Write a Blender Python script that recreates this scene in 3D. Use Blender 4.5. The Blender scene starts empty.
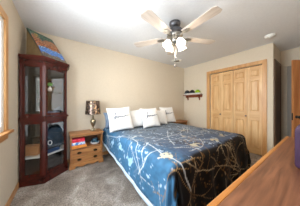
import bpy, bmesh, math, random
from mathutils import Vector, Matrix, noise
import numpy as np
random.seed(7)
PI = math.pi
S = bpy.context.scene
COL = S.collection

# ------------------------------------------------------------------ camera, world, light, exposure
CAM_Z = 1.169
cd = bpy.data.cameras.new('camera'); cam = bpy.data.objects.new('camera', cd); COL.objects.link(cam)
cam.location = (0, 0, CAM_Z)
cam.rotation_euler = (PI/2, 0, -math.radians(35.49))
cd.sensor_width = 36; cd.sensor_fit = 'HORIZONTAL'
cd.lens = 124.04/300*36
cd.shift_y = 0.667/300
cd.clip_start = 0.02
S.camera = cam

w = bpy.data.worlds.new('world'); S.world = w; w.use_nodes = True
wb = w.node_tree.nodes['Background']
wb.inputs['Color'].default_value = (0.90, 0.95, 1.0, 1); wb.inputs['Strength'].default_value = 3.2

def area(name, loc, rot, sx, sy, power, col=(1, 1, 1)):
    l = bpy.data.lights.new(name, 'AREA'); l.shape = 'RECTANGLE'; l.size = sx; l.size_y = sy
    l.energy = power; l.color = col
    o = bpy.data.objects.new(name, l); COL.objects.link(o); o.location = loc; o.rotation_euler = rot
    return o
# daylight coming in through the window in the left wall
area('window_daylight', (-0.80, 1.28, 1.55), (0, -math.radians(80), 0), 1.2, 1.25, 75, (0.84, 0.93, 1.0))

S.view_settings.view_transform = 'Standard'
S.view_settings.look = 'None'
S.view_settings.exposure = 0.56
S.view_settings.gamma = 1.0
S.view_settings.use_curve_mapping = False
S.cycles.use_denoising = True
S.cycles.max_bounces = 10
S.cycles.diffuse_bounces = 6
S.cycles.glossy_bounces = 5
S.cycles.transparent_max_bounces = 16
S.cycles.sample_clamp_indirect = 6.0

# ------------------------------------------------------------------ materials
def lin(c):
    if isinstance(c, str):
        c = tuple(int(c[i:i+2], 16)/255 for i in (0, 2, 4))
    return tuple(x/12.92 if x <= .04045 else ((x+.055)/1.055)**2.4 for x in c[:3])
def rgba(c): return (*lin(c), 1)

def base_mat(name, rough=.5, metal=0.0, spec=.5):
    m = bpy.data.materials.new(name); m.use_nodes = True
    nt = m.node_tree; b = nt.nodes['Principled BSDF']
    b.inputs['Roughness'].default_value = rough; b.inputs['Metallic'].default_value = metal
    b.inputs['Specular IOR Level'].default_value = spec
    return m, nt, b
def N(nt, t, **kw):
    n = nt.nodes.new(t)
    for k, v in kw.items():
        if k in n.inputs: n.inputs[k].default_value = v
        else: setattr(n, k, v)
    return n
def ramp(nt, stops):
    r = nt.nodes.new('ShaderNodeValToRGB'); e = r.color_ramp.elements
    e[0].position = stops[0][0]; e[0].color = rgba(stops[0][1])
    e[1].position = stops[-1][0]; e[1].color = rgba(stops[-1][1])
    for p, c in stops[1:-1]:
        x = e.new(p); x.color = rgba(c)
    return r
def mottled(name, c1, c2, scale=8.0, rough=.6, bump=0.0, bscale=None, metal=0.0, spec=.5, detail=4, stretch=(1, 1, 1), lo=.3, hi=.7):
    m, nt, b = base_mat(name, rough, metal, spec)
    tc = N(nt, 'ShaderNodeTexCoord'); mp = N(nt, 'ShaderNodeMapping'); mp.inputs['Scale'].default_value = stretch
    nt.links.new(tc.outputs['Object'], mp.inputs['Vector'])
    n = N(nt, 'ShaderNodeTexNoise', Scale=scale, Detail=detail); nt.links.new(mp.outputs[0], n.inputs['Vector'])
    r = ramp(nt, [(lo, c1), (hi, c2)]); nt.links.new(n.outputs['Fac'], r.inputs[0])
    nt.links.new(r.outputs[0], b.inputs['Base Color'])
    if bump:
        n2 = N(nt, 'ShaderNodeTexNoise', Scale=bscale or scale*6, Detail=3); nt.links.new(mp.outputs[0], n2.inputs['Vector'])
        bp = N(nt, 'ShaderNodeBump', Strength=bump, Distance=.01); nt.links.new(n2.outputs['Fac'], bp.inputs['Height'])
        nt.links.new(bp.outputs[0], b.inputs['Normal'])
    return m
def wood(name, c1, c2, axis='Z', scale=14.0, rough=.4, spec=.5, dist=1.2):
    st = {'X': (.08, 1, 1), 'Y': (1, .08, 1), 'Z': (1, 1, .08)}[axis]
    m, nt, b = base_mat(name, rough, 0, spec)
    tc = N(nt, 'ShaderNodeTexCoord'); mp = N(nt, 'ShaderNodeMapping'); mp.inputs['Scale'].default_value = st
    nt.links.new(tc.outputs['Object'], mp.inputs['Vector'])
    n = N(nt, 'ShaderNodeTexNoise', Scale=scale, Detail=6, Distortion=dist); nt.links.new(mp.outputs[0], n.inputs['Vector'])
    n2 = N(nt, 'ShaderNodeTexNoise', Scale=scale*7, Detail=3); nt.links.new(mp.outputs[0], n2.inputs['Vector'])
    mx = N(nt, 'ShaderNodeMath', operation='MULTIPLY_ADD'); mx.inputs[1].default_value = .35
    nt.links.new(n2.outputs['Fac'], mx.inputs[0]); nt.links.new(n.outputs['Fac'], mx.inputs[2])
    r = ramp(nt, [(.48, c1), (.86, c2)]); nt.links.new(mx.outputs[0], r.inputs[0])
    nt.links.new(r.outputs[0], b.inputs['Base Color'])
    return m
def plain(name, c, rough=.5, metal=0.0, spec=.5):
    return mottled(name, c, c, rough=rough, metal=metal, spec=spec) if metal == 0 else mottled(name, c, c, rough=rough, metal=metal)
def vcol(name, rough=.5, spec=.5, sheen=0.0):
    m, nt, b = base_mat(name, rough, 0, spec)
    a = N(nt, 'ShaderNodeAttribute', attribute_name='print'); nt.links.new(a.outputs['Color'], b.inputs['Base Color'])
    n = N(nt, 'ShaderNodeTexNoise', Scale=60, Detail=2); bp = N(nt, 'ShaderNodeBump', Strength=.15, Distance=.01)
    tc = N(nt, 'ShaderNodeTexCoord'); nt.links.new(tc.outputs['Object'], n.inputs['Vector'])
    nt.links.new(n.outputs['Fac'], bp.inputs['Height']); nt.links.new(bp.outputs[0], b.inputs['Normal'])
    if sheen: b.inputs['Sheen Weight'].default_value = sheen
    return m
def glass(name, tint=(1, 1, 1), refl=.10):
    m = bpy.data.materials.new(name); m.use_nodes = True; nt = m.node_tree; nt.nodes.clear()
    o = N(nt, 'ShaderNodeOutputMaterial'); t = N(nt, 'ShaderNodeBsdfTransparent'); t.inputs[0].default_value = (*tint, 1)
    g = N(nt, 'ShaderNodeBsdfGlossy', Roughness=.02); lw = N(nt, 'ShaderNodeLayerWeight', Blend=.25)
    mu = N(nt, 'ShaderNodeMath', operation='MULTIPLY_ADD'); mu.inputs[1].default_value = .5; mu.inputs[2].default_value = refl*.4
    nt.links.new(lw.outputs['Fresnel'], mu.inputs[0])
    mx = N(nt, 'ShaderNodeMixShader'); nt.links.new(mu.outputs[0], mx.inputs[0])
    nt.links.new(t.outputs[0], mx.inputs[1]); nt.links.new(g.outputs[0], mx.inputs[2]); nt.links.new(mx.outputs[0], o.inputs[0])
    return m
def glow(name, c, strength):
    m, nt, b = base_mat(name, .3)
    b.inputs['Base Color'].default_value = rgba(c); b.inputs['Emission Color'].default_value = rgba(c)
    b.inputs['Emission Strength'].default_value = strength
    return m

M = {}
M['wall'] = mottled('wall_paint', 'd5c8b3', 'd9ccb8', scale=30, rough=.85, bump=.06, bscale=180, spec=.2)
M['ceiling'] = mottled('ceiling_paint', 'e3e4e5', 'e8e9ea', scale=40, rough=.9, bump=.15, bscale=120, spec=.15)
M['pine'] = wood('pine_trim', 'ba844d', 'd8a870', 'Z', 16, .4)
M['pineH'] = wood('pine_trim_flat', 'b57c48', 'd09c66', 'Y', 16, .4)
M['pineleaf'] = wood('pine_door', 'cb9a64', 'e7c28e', 'Z', 12, .4)
M['pinerail'] = wood('pine_door_rail', 'c8965f', 'e0b984', 'Y', 12, .4)
M['oak'] = wood('oak_door', 'a8683a', 'c98c55', 'Z', 10, .4)
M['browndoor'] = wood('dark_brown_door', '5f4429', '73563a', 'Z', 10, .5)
M['white'] = plain('white_vinyl', 'eeeeea', .4)
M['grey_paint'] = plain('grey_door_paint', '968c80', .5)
M['cherry'] = wood('cherry_wood', '300e0a', '501a13', 'Z', 14, .25)
M['cherryX'] = wood('cherry_wood_flat', '300e0a', '531b14', 'X', 14, .25)
M['glass'] = glass('clear_glass')
M['shelfglass'] = glass('shelf_glass', (.88, .95, .92), .15)
M['mirror'] = plain('smoked_mirror', '444545', .03, 1.0)
M['walnut'] = wood('dresser_wood', '5a3725', '8c5d42', 'X', 11, .34, .5, 3.0)
M['edge'] = wood('dresser_edge_highlight', 'a8682f', 'c28547', 'X', 12, .3)  # light caught on the rounded dresser edge, painted as a lighter tone
M['nswood'] = wood('nightstand_wood', '8d5a30', 'b9824d', 'X', 12, .4)
M['nsdark'] = wood('nightstand_inside', '4a2c18', '5d3a20', 'X', 12, .6)
M['brass'] = mottled('antique_brass', '2c2519', '4d4230', scale=30, rough=.35, metal=1.0)
M['pewter'] = mottled('brushed_pewter', '86847f', 'b0ada6', scale=20, rough=.32, metal=1.0)
M['darkmetal'] = mottled('dark_bronze', '57575a', '78787c', scale=20, rough=.38, metal=.8)
M['blade'] = wood('bleached_blade_wood', 'b9aca0', 'd6ccc2', 'X', 16, .35)
M['black'] = plain('black_metal', '161617', .4)
M['lamp_glass'] = glow('frosted_lit_glass', 'fff3e2', 1.1)
M['antique'] = mottled('antique_silver_gold', '7d7360', 'c4b999', scale=24, rough=.28, metal=.9)
M['carton'] = mottled('brown_cardboard', 'a5713f', 'b98350', scale=14, rough=.8)
M['whiteboard'] = plain('white_shelf_paint', 'd6d8d8', .5)
M['navycloth'] = mottled('navy_cloth', '07090f', '131a28', scale=16, rough=.7, bump=.4, bscale=30)
M['bluecloth'] = mottled('blue_cloth', '2c4a75', '46689a', scale=16, rough=.7, bump=.3, bscale=30)
M['darkcloth'] = mottled('charcoal_cloth', '232427', '3b3c40', scale=20, rough=.8, bump=.4, bscale=40)
M['green'] = mottled('lime_green_cloth', '86b312', 'a9d02c', scale=20, rough=.7)
M['leaf'] = mottled('green_leaf', '4fae42', '86d672', scale=30, rough=.5)
M['porcelain'] = plain('white_porcelain', 'e6e6e4', .25)
M['redwood'] = wood('shelf_wood', '6e3420', '95502f', 'Y', 14, .4)
M['whitecloth'] = mottled('white_cloth', 'd8d6d0', 'e8e6e1', scale=30, rough=.85, bump=.3, bscale=60)
M['pillow'] = mottled('white_pillow_cotton', 'dcdcda', 'e6e6e5', scale=12, rough=.9, bump=.15, bscale=180, spec=.2)
M['ink'] = plain('dark_blue_thread', '2a3a58', .8)
M['sham'] = mottled('blue_grey_sham', '5d6f86', '8796a8', scale=9, rough=.7, bump=.2, bscale=40)
M['boxspring'] = mottled('mattress_ticking', 'b6b7b8', 'c4c5c6', scale=30, rough=.9)
M['hem'] = mottled('pale_blue_hem', 'b9d0e6', 'd4e2ef', scale=30, rough=.7)
M['purple'] = mottled('dark_purple_case', '2c1a33', '402640', scale=18, rough=.45)
M['stud'] = plain('silver_stud', 'b9bcc2', .3, 1.0)
M['redbook'] = mottled('red_printed_box', 'd3182f', 'e8506a', scale=26, rough=.4, lo=.45, hi=.62)
M['bluebook'] = mottled('blue_printed_box', '3c86d0', 'e3edf5', scale=20, rough=.4, lo=.45, hi=.6)
M['orangebook'] = mottled('orange_printed_box', 'd87a28', 'eba14a', scale=20, rough=.45)
M['teal'] = mottled('teal_black_cloth', '0f2230', '2d6a80', scale=26, rough=.6, bump=.3, bscale=40, lo=.45, hi=.65)
M['sprig'] = M['leaf']

def carpet_mat():
    m, nt, b = base_mat('grey_carpet', .95, 0, .1)
    tc = N(nt, 'ShaderNodeTexCoord')
    n1 = N(nt, 'ShaderNodeTexNoise', Scale=2.6, Detail=3, Distortion=1.5); nt.links.new(tc.outputs['Object'], n1.inputs['Vector'])
    n2 = N(nt, 'ShaderNodeTexNoise', Scale=70, Detail=4); nt.links.new(tc.outputs['Object'], n2.inputs['Vector'])
    n3 = N(nt, 'ShaderNodeTexNoise', Scale=18, Detail=3); nt.links.new(tc.outputs['Object'], n3.inputs['Vector'])
    r1 = ramp(nt, [(.35, 'aa9f95'), (.55, 'c8bdb3'), (.68, 'e4dcd3')]); nt.links.new(n1.outputs['Fac'], r1.inputs[0])
    r2 = ramp(nt, [(.3, '989898'), (.7, 'ffffff')]); nt.links.new(n2.outputs['Fac'], r2.inputs[0])
    r3 = ramp(nt, [(.3, 'e6e6e6'), (.7, 'ffffff')]); nt.links.new(n3.outputs['Fac'], r3.inputs[0])
    a = N(nt, 'ShaderNodeMixRGB', blend_type='MULTIPLY'); a.inputs[0].default_value = 1
    nt.links.new(r1.outputs[0], a.inputs[1]); nt.links.new(r2.outputs[0], a.inputs[2])
    c = N(nt, 'ShaderNodeMixRGB', blend_type='MULTIPLY'); c.inputs[0].default_value = 1
    nt.links.new(a.outputs[0], c.inputs[1]); nt.links.new(r3.outputs[0], c.inputs[2])
    nt.links.new(c.outputs[0], b.inputs['Base Color'])
    bp = N(nt, 'ShaderNodeBump', Strength=.4, Distance=.008); nt.links.new(n2.outputs['Fac'], bp.inputs['Height'])
    nt.links.new(bp.outputs[0], b.inputs['Normal'])
    return m
M['carpet'] = carpet_mat()

def lampshade_mat():
    m, nt, b = base_mat('bronze_mosaic_shade', .28, .75)
    tc = N(nt, 'ShaderNodeTexCoord'); v = N(nt, 'ShaderNodeTexVoronoi', Scale=34); nt.links.new(tc.outputs['Object'], v.inputs['Vector'])
    sp = N(nt, 'ShaderNodeSeparateColor'); nt.links.new(v.outputs['Color'], sp.inputs[0])
    r = ramp(nt, [(0, '3a302c'), (.5, '6b5a4c'), (.8, '8b7a72'), (1, 'b89872')]); nt.links.new(sp.outputs[0], r.inputs[0])
    nt.links.new(r.outputs[0], b.inputs['Base Color'])
    return m
M['shade'] = lampshade_mat()

# ------------------------------------------------------------------ mesh helpers
def BM(): return bmesh.new()
def box(bm, x0, x1, y0, y1, z0, z1, bev=0.0, mat=None):
    r = bmesh.ops.create_cube(bm, size=1)
    vs = r['verts']
    mt = Matrix.Translation(((x0+x1)/2, (y0+y1)/2, (z0+z1)/2)) @ Matrix.Diagonal((abs(x1-x0), abs(y1-y0), abs(z1-z0), 1))
    bmesh.ops.transform(bm, matrix=(mat @ mt) if mat else mt, verts=vs)
    if bev:
        es = list({e for v in vs for e in v.link_edges})
        bmesh.ops.bevel(bm, geom=es, offset=bev, segments=2, affect='EDGES', profile=.5)
def prism(bm, pts, z0, z1):
    lo = [bm.verts.new((x, y, z0)) for x, y in pts]; hi = [bm.verts.new((x, y, z1)) for x, y in pts]
    n = len(pts)
    for i in range(n): bm.faces.new((lo[i], lo[(i+1) % n], hi[(i+1) % n], hi[i]))
    bm.faces.new(hi); bm.faces.new(lo[::-1])
    bmesh.ops.recalc_face_normals(bm, faces=bm.faces)
def lathe(bm, prof, seg=32, cx=0, cy=0, mat=None, caps=True):
    rings = []
    for r, z in prof:
        ring = []
        for k in range(seg):
            a = 2*PI*k/seg; v = Vector((cx+r*math.cos(a), cy+r*math.sin(a), z))
            ring.append(bm.verts.new(mat @ v if mat else v))
        rings.append(ring)
    for a, b in zip(rings, rings[1:]):
        for k in range(seg): bm.faces.new((a[k], a[(k+1) % seg], b[(k+1) % seg], b[k]))
    if caps:
        bm.faces.new(rings[0][::-1]); bm.faces.new(rings[-1])
    bmesh.ops.recalc_face_normals(bm, faces=bm.faces)
def tube(bm, pts, r, seg=8):
    pts = [Vector(p) for p in pts]; rings = []
    up = Vector((0, 0, 1))
    for i, p in enumerate(pts):
        d = (pts[min(i+1, len(pts)-1)]-pts[max(i-1, 0)]).normalized()
        a = d.cross(up)
        if a.length < .05: a = d.cross(Vector((1, 0, 0)))
        a.normalize(); b = d.cross(a).normalized()
        rr = r[i] if isinstance(r, (list, tuple)) else r
        rings.append([bm.verts.new(p+rr*(math.cos(2*PI*k/seg)*a+math.sin(2*PI*k/seg)*b)) for k in range(seg)])
    for a, b in zip(rings, rings[1:]):
        for k in range(seg): bm.faces.new((a[k], a[(k+1) % seg], b[(k+1) % seg], b[k]))
    bm.faces.new(rings[0][::-1]); bm.faces.new(rings[-1])
    bmesh.ops.recalc_face_normals(bm, faces=bm.faces)
def bar(bm, P, Q, z0, z1, th, off=0.0):
    """an upright slab standing over the plan segment P-Q"""
    P = Vector(P); Q = Vector(Q); d = (Q-P).normalized(); n = Vector((d.y, -d.x))
    a = P+n*(off-th/2); b = Q+n*(off-th/2); c = Q+n*(off+th/2); e = P+n*(off+th/2)
    prism(bm, [tuple(a), tuple(b), tuple(c), tuple(e)], z0, z1)
def obj(name, bm, mat, parent=None, loc=(0, 0, 0), rot=(0, 0, 0), smooth=False, auto=False):
    me = bpy.data.meshes.new(name); bm.to_mesh(me); bm.free()
    me.materials.append(mat)
    if smooth or auto:
        for p in me.polygons: p.use_smooth = True
        if auto: me.set_sharp_from_angle(angle=math.radians(35))
    o = bpy.data.objects.new(name, me); COL.objects.link(o)
    o.location = loc; o.rotation_euler = rot
    if parent: o.parent = parent
    return o
def tag(o, label, cat, group=None, kind=None):
    o['label'] = label; o['category'] = cat
    if group: o['group'] = group
    if kind: o['kind'] = kind
    return o
def thing(name, label, cat, loc=(0, 0, 0), rz=0, group=None, kind=None, rot=None):
    o = bpy.data.objects.new(name, None); COL.objects.link(o); o.empty_display_size = .1
    o.location = loc; o.rotation_euler = rot or (0, 0, rz)
    return tag(o, label, cat, group, kind)
def dup(root, loc, rz=0, label=None):
    r = root.copy(); COL.objects.link(r); r.location = loc; r.rotation_euler = (0, 0, rz)
    if label: r['label'] = label
    for ch in list(root.children):
        c = ch.copy(); COL.objects.link(c); c.parent = r
        for g in list(ch.children):
            d = g.copy(); COL.objects.link(d); d.parent = c
    return r

# ------------------------------------------------------------------ room shell
XL, XR, YB, H = -0.495, 3.588, 2.924, 2.44
YF = -0.55                # the room is open behind the camera
XF = 4.35                 # far wall of the entry alcove
ST = dict(kind='structure')
bm = BM(); box(bm, XL-.12, XF+.12, YF, YB+.12, -.1, 0)
tag(obj('floor', bm, M['carpet']), 'mottled grey brown carpet covering the bedroom floor', 'floor', **ST)
bm = BM(); box(bm, XL-.12, XF+.12, YF, YB+.12, H, H+.1)
tag(obj('ceiling', bm, M['ceiling']), 'flat white painted bedroom ceiling', 'ceiling', **ST)
bm = BM(); box(bm, XL-.12, XF+.12, YB, YB+.12, 0, H)
tag(obj('wall_back', bm, M['wall']), 'plain beige wall behind the bed pillows', 'wall', **ST)
# left wall with the window opening
WY0, WY1, WZ0, WZ1 = 0.55, 1.95, 0.88, 2.05
bm = BM()
box(bm, XL-.12, XL, YF, WY0, 0, H); box(bm, XL-.12, XL, WY1, YB, 0, H)
box(bm, XL-.12, XL, WY0, WY1, 0, WZ0); box(bm, XL-.12, XL, WY0, WY1, WZ1, H)
tag(obj('wall_left', bm, M['wall']), 'beige wall with the window beside the curio cabinet', 'wall', **ST)
# closet wall with the door opening (closet behind it)
CY0, CY1, CZ = 0.785, 1.970, 2.045
YE = 0.612
bm = BM()
box(bm, XR, XR+.10, YE, CY0, 0, H); box(bm, XR, XR+.10, CY1, YB, 0, H); box(bm, XR, XR+.10, CY0, CY1, CZ, H)
box(bm, XR+.10, XF, YE, YE+.10, 0, H)            # return wall of the alcove
tag(obj('wall_right', bm, M['wall']), 'cream wall holding the pine closet doors, turning into the alcove', 'wall', **ST)
bm = BM(); box(bm, XF, XF+.12, YF, YB, 0, H)
tag(obj('wall_alcove', bm, M['wall']), 'shaded far wall of the entry alcove', 'wall', **ST)
bm = BM(); box(bm, .36, XF+.12, -.40, -.285, 0, H)
tag(obj('wall_front', bm, M['wall']), 'beige wall the dresser stands against', 'wall', **ST)
# baseboards
bm = BM(); box(bm, XL, XL+.013, YF, 2.47, 0, .075, .004)
tag(obj('baseboard_left', bm, M['pineH']), 'honey pine baseboard along the window wall', 'baseboard', **ST)
bm = BM(); box(bm, .09, XR, YB-.013, YB, 0, .075, .004)
tag(obj('baseboard_back', bm, M['pineH']), 'honey pine baseboard along the wall behind the bed', 'baseboard', **ST)
bm = BM(); box(bm, XR-.013, XR, CY1+.10, YB-.013, 0, .075, .004); box(bm, XR-.013, XR, YE, CY0-.09, 0, .075, .004)
tag(obj('baseboard_right', bm, M['pineH']), 'honey pine baseboard along the closet wall', 'baseboard', **ST)

# window: pine casing and stool, white sash, panes
wn = thing('window_1', 'bright white framed window with pine casing in left wall', 'window', (XL, (WY0+WY1)/2, WZ0), kind='structure')
def wl(y): return y-(WY0+WY1)/2
bm = BM(); cw = .075
box(bm, 0, .018, wl(WY1), wl(WY1)+cw, -.01, WZ1-WZ0+cw, .004)
box(bm, 0, .018, wl(WY0)-cw, wl(WY0), -.01, WZ1-WZ0+cw, .004)
box(bm, 0, .018, wl(WY0), wl(WY1), WZ1-WZ0, WZ1-WZ0+cw, .004)
obj('casing', bm, M['pine'], wn)
bm = BM(); box(bm, -.06, .055, wl(WY0)-cw-.02, wl(WY1)+cw+.035, -.03, 0, .006)
obj('stool', bm, M['pineH'], wn)
bm = BM(); box(bm, 0, .016, wl(WY0)-cw, wl(WY1)+cw, -.095, -.03, .004)
obj('apron', bm, M['pineH'], wn)
bm = BM(); hw = WZ1-WZ0
box(bm, -.08, -.005, wl(WY1)-.06, wl(WY1), 0, hw); box(bm, -.08, -.005, wl(WY0), wl(WY0)+.06, 0, hw)
box(bm, -.08, -.005, wl(WY0)+.06, wl(WY1)-.06, hw-.06, hw); box(bm, -.08, -.005, wl(WY0)+.06, wl(WY1)-.06, 0, .06)
box(bm, -.07, -.02, wl(WY0)+.06, wl(WY1)-.06, hw/2-.025, hw/2+.025)
obj('sash', bm, M['white'], wn)
bm = BM(); box(bm, -.055, -.049, wl(WY0)+.05, wl(WY1)-.05, .05, hw-.05)
obj('pane', bm, M['glass'], wn)

# closet casing and header track
bm = BM(); cw = .092
box(bm, XR-.018, XR, CY1, CY1+cw, 0, CZ+cw-.01, .005)
box(bm, XR-.018, XR, CY0-cw+.015, CY0, 0, CZ+cw-.01, .005)
box(bm, XR-.018, XR, CY0, CY1, CZ, CZ+cw-.01, .005)
tag(obj('trim_1', bm, M['pine']), 'pine casing framing the closet doors', 'door casing', **ST)
bm = BM(); box(bm, XR+.05, XR+.09, CY0, CY1, CZ-.011, CZ)
tag(obj('trim_2', bm, M['brass']), 'thin dark track above the closet doors', 'door track', **ST)
bm = BM(); box(bm, XR+.095, XR+.10, CY0-.02, CY1+.02, 0, CZ)
# bifold pairs
def leaf(name, y0, y1, parent):
    """a pine leaf with stiles, rails and three raised panels; local x=0 is the front face"""
    z0, z1 = .015, CZ-.012; st = .052
    bm = BM(); t = .034
    rows = [(.17, .80), (.98, 1.72), (1.79, 1.965)]
    box(bm, 0, t, y0, y0+st, z0, z1, .003); box(bm, 0, t, y1-st, y1, z0, z1, .003)
    o = obj(name, bm, M['pineleaf'], parent)
    bm = BM()
    edges = [z0]+[v for r in rows for v in r]+[z1]
    for a, b in zip(edges[0::2], edges[1::2]): box(bm, .001, t, y0+st, y1-st, a, b)
    obj('rail', bm, M['pinerail'], o)
    for a, b in rows:
        bm = BM()
        box(bm, .020, .030, y0+st-.004, y1-st+.004, a-.004, b+.004)
        r = bmesh.ops.create_cube(bm, size=1); vs = r['verts']
        ya, yb = y0+st+.012, y1-st-.012; za, zb = a+.014, b-.014
        for v in vs:
            f = v.co.x < 0; i = .024 if f else 0
            v.co.x = .004 if f else .022
            v.co.y = (ya+i) if v.co.y < 0 else (yb-i)
            v.co.z = (za+i) if v.co.z < 0 else (zb-i)
        obj('panel', bm, M['pineleaf'], o)
    return o
cl = [CY0+.003, 1.072, 1.369, 1.665, CY1-.003]
for i, (a, b, c, lab) in enumerate([(2, 3, 4, 'pine bifold closet door pair nearest the wall shelf'), (0, 1, 2, 'pine bifold closet door pair nearest the alcove corner')]):
    d = thing('door_%d' % (i+1), lab, 'closet door', (XR+.035, 0, 0), kind='structure')
    leaf('leaf', cl[a]+.004, cl[b]-.0015, d); leaf('leaf', cl[b]+.0015, cl[c]-.004, d)
    yk = (1.668 if i == 0 else 1.078)
    bm = BM(); mt = Matrix.Translation((0, yk+.012, .875)) @ Matrix.Rotation(-PI/2, 4, 'Y')
    lathe(bm, [(.008, 0), (.008, .012), (.017, .018), (.019, .026), (.013, .033), (.004, .035)], 16, mat=mt)
    obj('knob', bm, M['darkmetal'], d, smooth=True)

# alcove: brown panelled door on the return wall, and header trim
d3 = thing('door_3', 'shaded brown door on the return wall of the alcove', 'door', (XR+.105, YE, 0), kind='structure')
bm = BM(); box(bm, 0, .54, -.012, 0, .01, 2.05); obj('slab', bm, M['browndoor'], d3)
bm = BM(); box(bm, -.06, 0, -.02, 0, 0, 2.11, .004); box(bm, .54, .58, -.02, 0, 0, 2.11, .004); box(bm, 0, .54, -.02, 0, 2.05, 2.11, .004)  # near jamb strip: shade of the bare alcove wall, coloured as dark wood
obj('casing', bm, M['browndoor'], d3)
bm = BM(); box(bm, XF-.016, XF, .02, YE-.02, 2.05, 2.11, .004)
tag(obj('trim_3', bm, M['wall']), 'thin header trim high on the alcove far wall', 'trim', **ST)
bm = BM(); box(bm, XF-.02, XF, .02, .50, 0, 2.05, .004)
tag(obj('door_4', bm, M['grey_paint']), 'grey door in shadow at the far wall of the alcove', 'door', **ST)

# open oak door leaf hung on the far wall
P0 = Vector((3.745, .352)); ang = math.atan2(-.582, .813)
d5 = thing('door_5', 'open honey oak door with black knob at the right edge', 'door', (P0.x, P0.y, 0), ang, kind='structure')
bm = BM(); box(bm, 0, .72, 0, .036, .012, 2.04, .002); obj('slab', bm, M['oak'], d5)
bm = BM()
for a, b in ((.25, .85), (1.05, 1.9)): box(bm, .11, .61, -.006, .002, a, b, .003)
obj('panel', bm, M['oak'], d5)
bm = BM(); box(bm, -.003, .001, .006, .030, .84, .98, .001); obj('latch_plate', bm, M['black'], d5)
bm = BM(); mt = Matrix.Translation((.062, 0, .905)) @ Matrix.Rotation(PI/2, 4, 'X')
lathe(bm, [(.03, 0), (.03, .008), (.012, .012), (.012, .034), (.026, .042), (.03, .055), (.024, .066), (.008, .07)], 20, mat=mt)
obj('knob', bm, M['black'], d5, smooth=True)

# ------------------------------------------------------------------ ceiling fan
FX, FY = 1.449, 1.361
fan = thing('ceiling_fan', 'five blade ceiling fan with lit glass shades above the bed', 'ceiling fan', (FX, FY, H), 0)
bm = BM(); lathe(bm, [(.085, 0), (.088, -.02), (.078, -.055), (.055, -.075), (.03, -.085)], 32); obj('canopy', bm, M['darkmetal'], fan, smooth=True)
bm = BM(); lathe(bm, [(.03, -.08), (.05, -.088), (.095, -.105), (.118, -.13), (.122, -.165), (.105, -.19)], 36); obj('motor_housing', bm, M['darkmetal'], fan, auto=True)
bm = BM(); lathe(bm, [(.105, -.19), (.118, -.196), (.122, -.215), (.11, -.235), (.075, -.25), (.06, -.27), (.07, -.285), (.062, -.31), (.03, -.33), (.012, -.345)], 36); obj('switch_housing', bm, M['pewter'], fan, auto=True)
BR = .685; BZ = -.23
for k in range(5):
    a = math.radians(122+72*k)
    rot = Matrix.Rotation(a, 4, 'Z') @ Matrix.Translation((0, 0, BZ)) @ Matrix.Rotation(math.radians(3), 4, 'X')
    # blade outline: narrower at the iron, wide rounded tip
    pts = []
    L0, L1 = .19, BR+.02
    n = 14
    def half(u): return .058+.020*min(1, u*1.2)
    top = []
    for i in range(n+1):
        u = i/n; x = L0+(L1-L0)*u; h = half(u)
        e = (L1-x)
        if e < .03: h -= (.03-math.sqrt(max(0, .03**2-(.03-e)**2)))*.9
        top.append((x, h))
    pts = top+[(x, -h) for x, h in reversed(top)]
    bm = BM(); prism(bm, pts, -.004, .004)
    b = obj('blade', bm, M['blade'], fan); b.matrix_local = rot
    bm = BM()
    prism(bm, [(.10, -.018), (.16, -.014), (.20, -.035), (.27, -.03), (.29, 0), (.27, .03), (.20, .035), (.16, .014), (.10, .018)], -.012, -.004)
    for sx, sy in ((.225, .02), (.225, -.02), (.265, 0)): lathe(bm, [(.007, -.014), (.007, -.011)], 8, sx, sy)
    ir = obj('blade_iron', bm, M['pewter'], fan); ir.matrix_local = rot
for k in range(4):
    a = math.radians(-10+90*k)
    ca, sa = math.cos(a), math.sin(a)
    bm = BM(); tube(bm, [(.05*ca, .05*sa, -.285), (.085*ca, .085*sa, -.275), (.105*ca, .105*sa, -.285), (.11*ca, .11*sa, -.30)], .009, 8)
    obj('light_arm', bm, M['pewter'], fan, smooth=True)
    mt = Matrix.Translation((.108*ca, .108*sa, -.295)) @ Matrix.Rotation(a, 4, 'Z') @ Matrix.Rotation(math.radians(-24), 4, 'Y')
    bm = BM(); lathe(bm, [(.018, 0), (.030, -.012), (.046, -.03), (.056, -.055), (.060, -.08), (.067, -.105)], 24, caps=False)
    so = obj('lamp_shade', bm, M['lamp_glass'], fan, smooth=True); so.matrix_local = mt
    md = so.modifiers.new('thickness', 'SOLIDIFY'); md.thickness = .003
    bm = BM(); lathe(bm, [(.02, .008), (.024, 0), (.022, -.014), (.012, -.02)], 16)
    c = obj('socket_cup', bm, M['pewter'], so, smooth=True)
    l = bpy.data.lights.new('fan_bulb', 'POINT'); l.energy = 4.5; l.color = (1, .86, .68); l.shadow_soft_size = .035
    lo = bpy.data.objects.new('fan_bulb', l); COL.objects.link(lo)
    r = .165; lo.location = (FX+r*ca, FY+r*sa, H-.41)
for (dx, dy, ln) in ((.0, -.02, .21), (.02, .02, .32)):
    bm = BM(); tube(bm, [(dx, dy, -.33), (dx, dy, -.33-ln)], .0022, 6)
    c = obj('pull_chain', bm, M['pewter'], fan)
    bm = BM(); lathe(bm, [(.003, -.33-ln), (.009, -.34-ln), (.010, -.36-ln), (.004, -.375-ln)], 12, dx, dy); obj('pull_fob', bm, M['darkmetal'], c, smooth=True)

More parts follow.
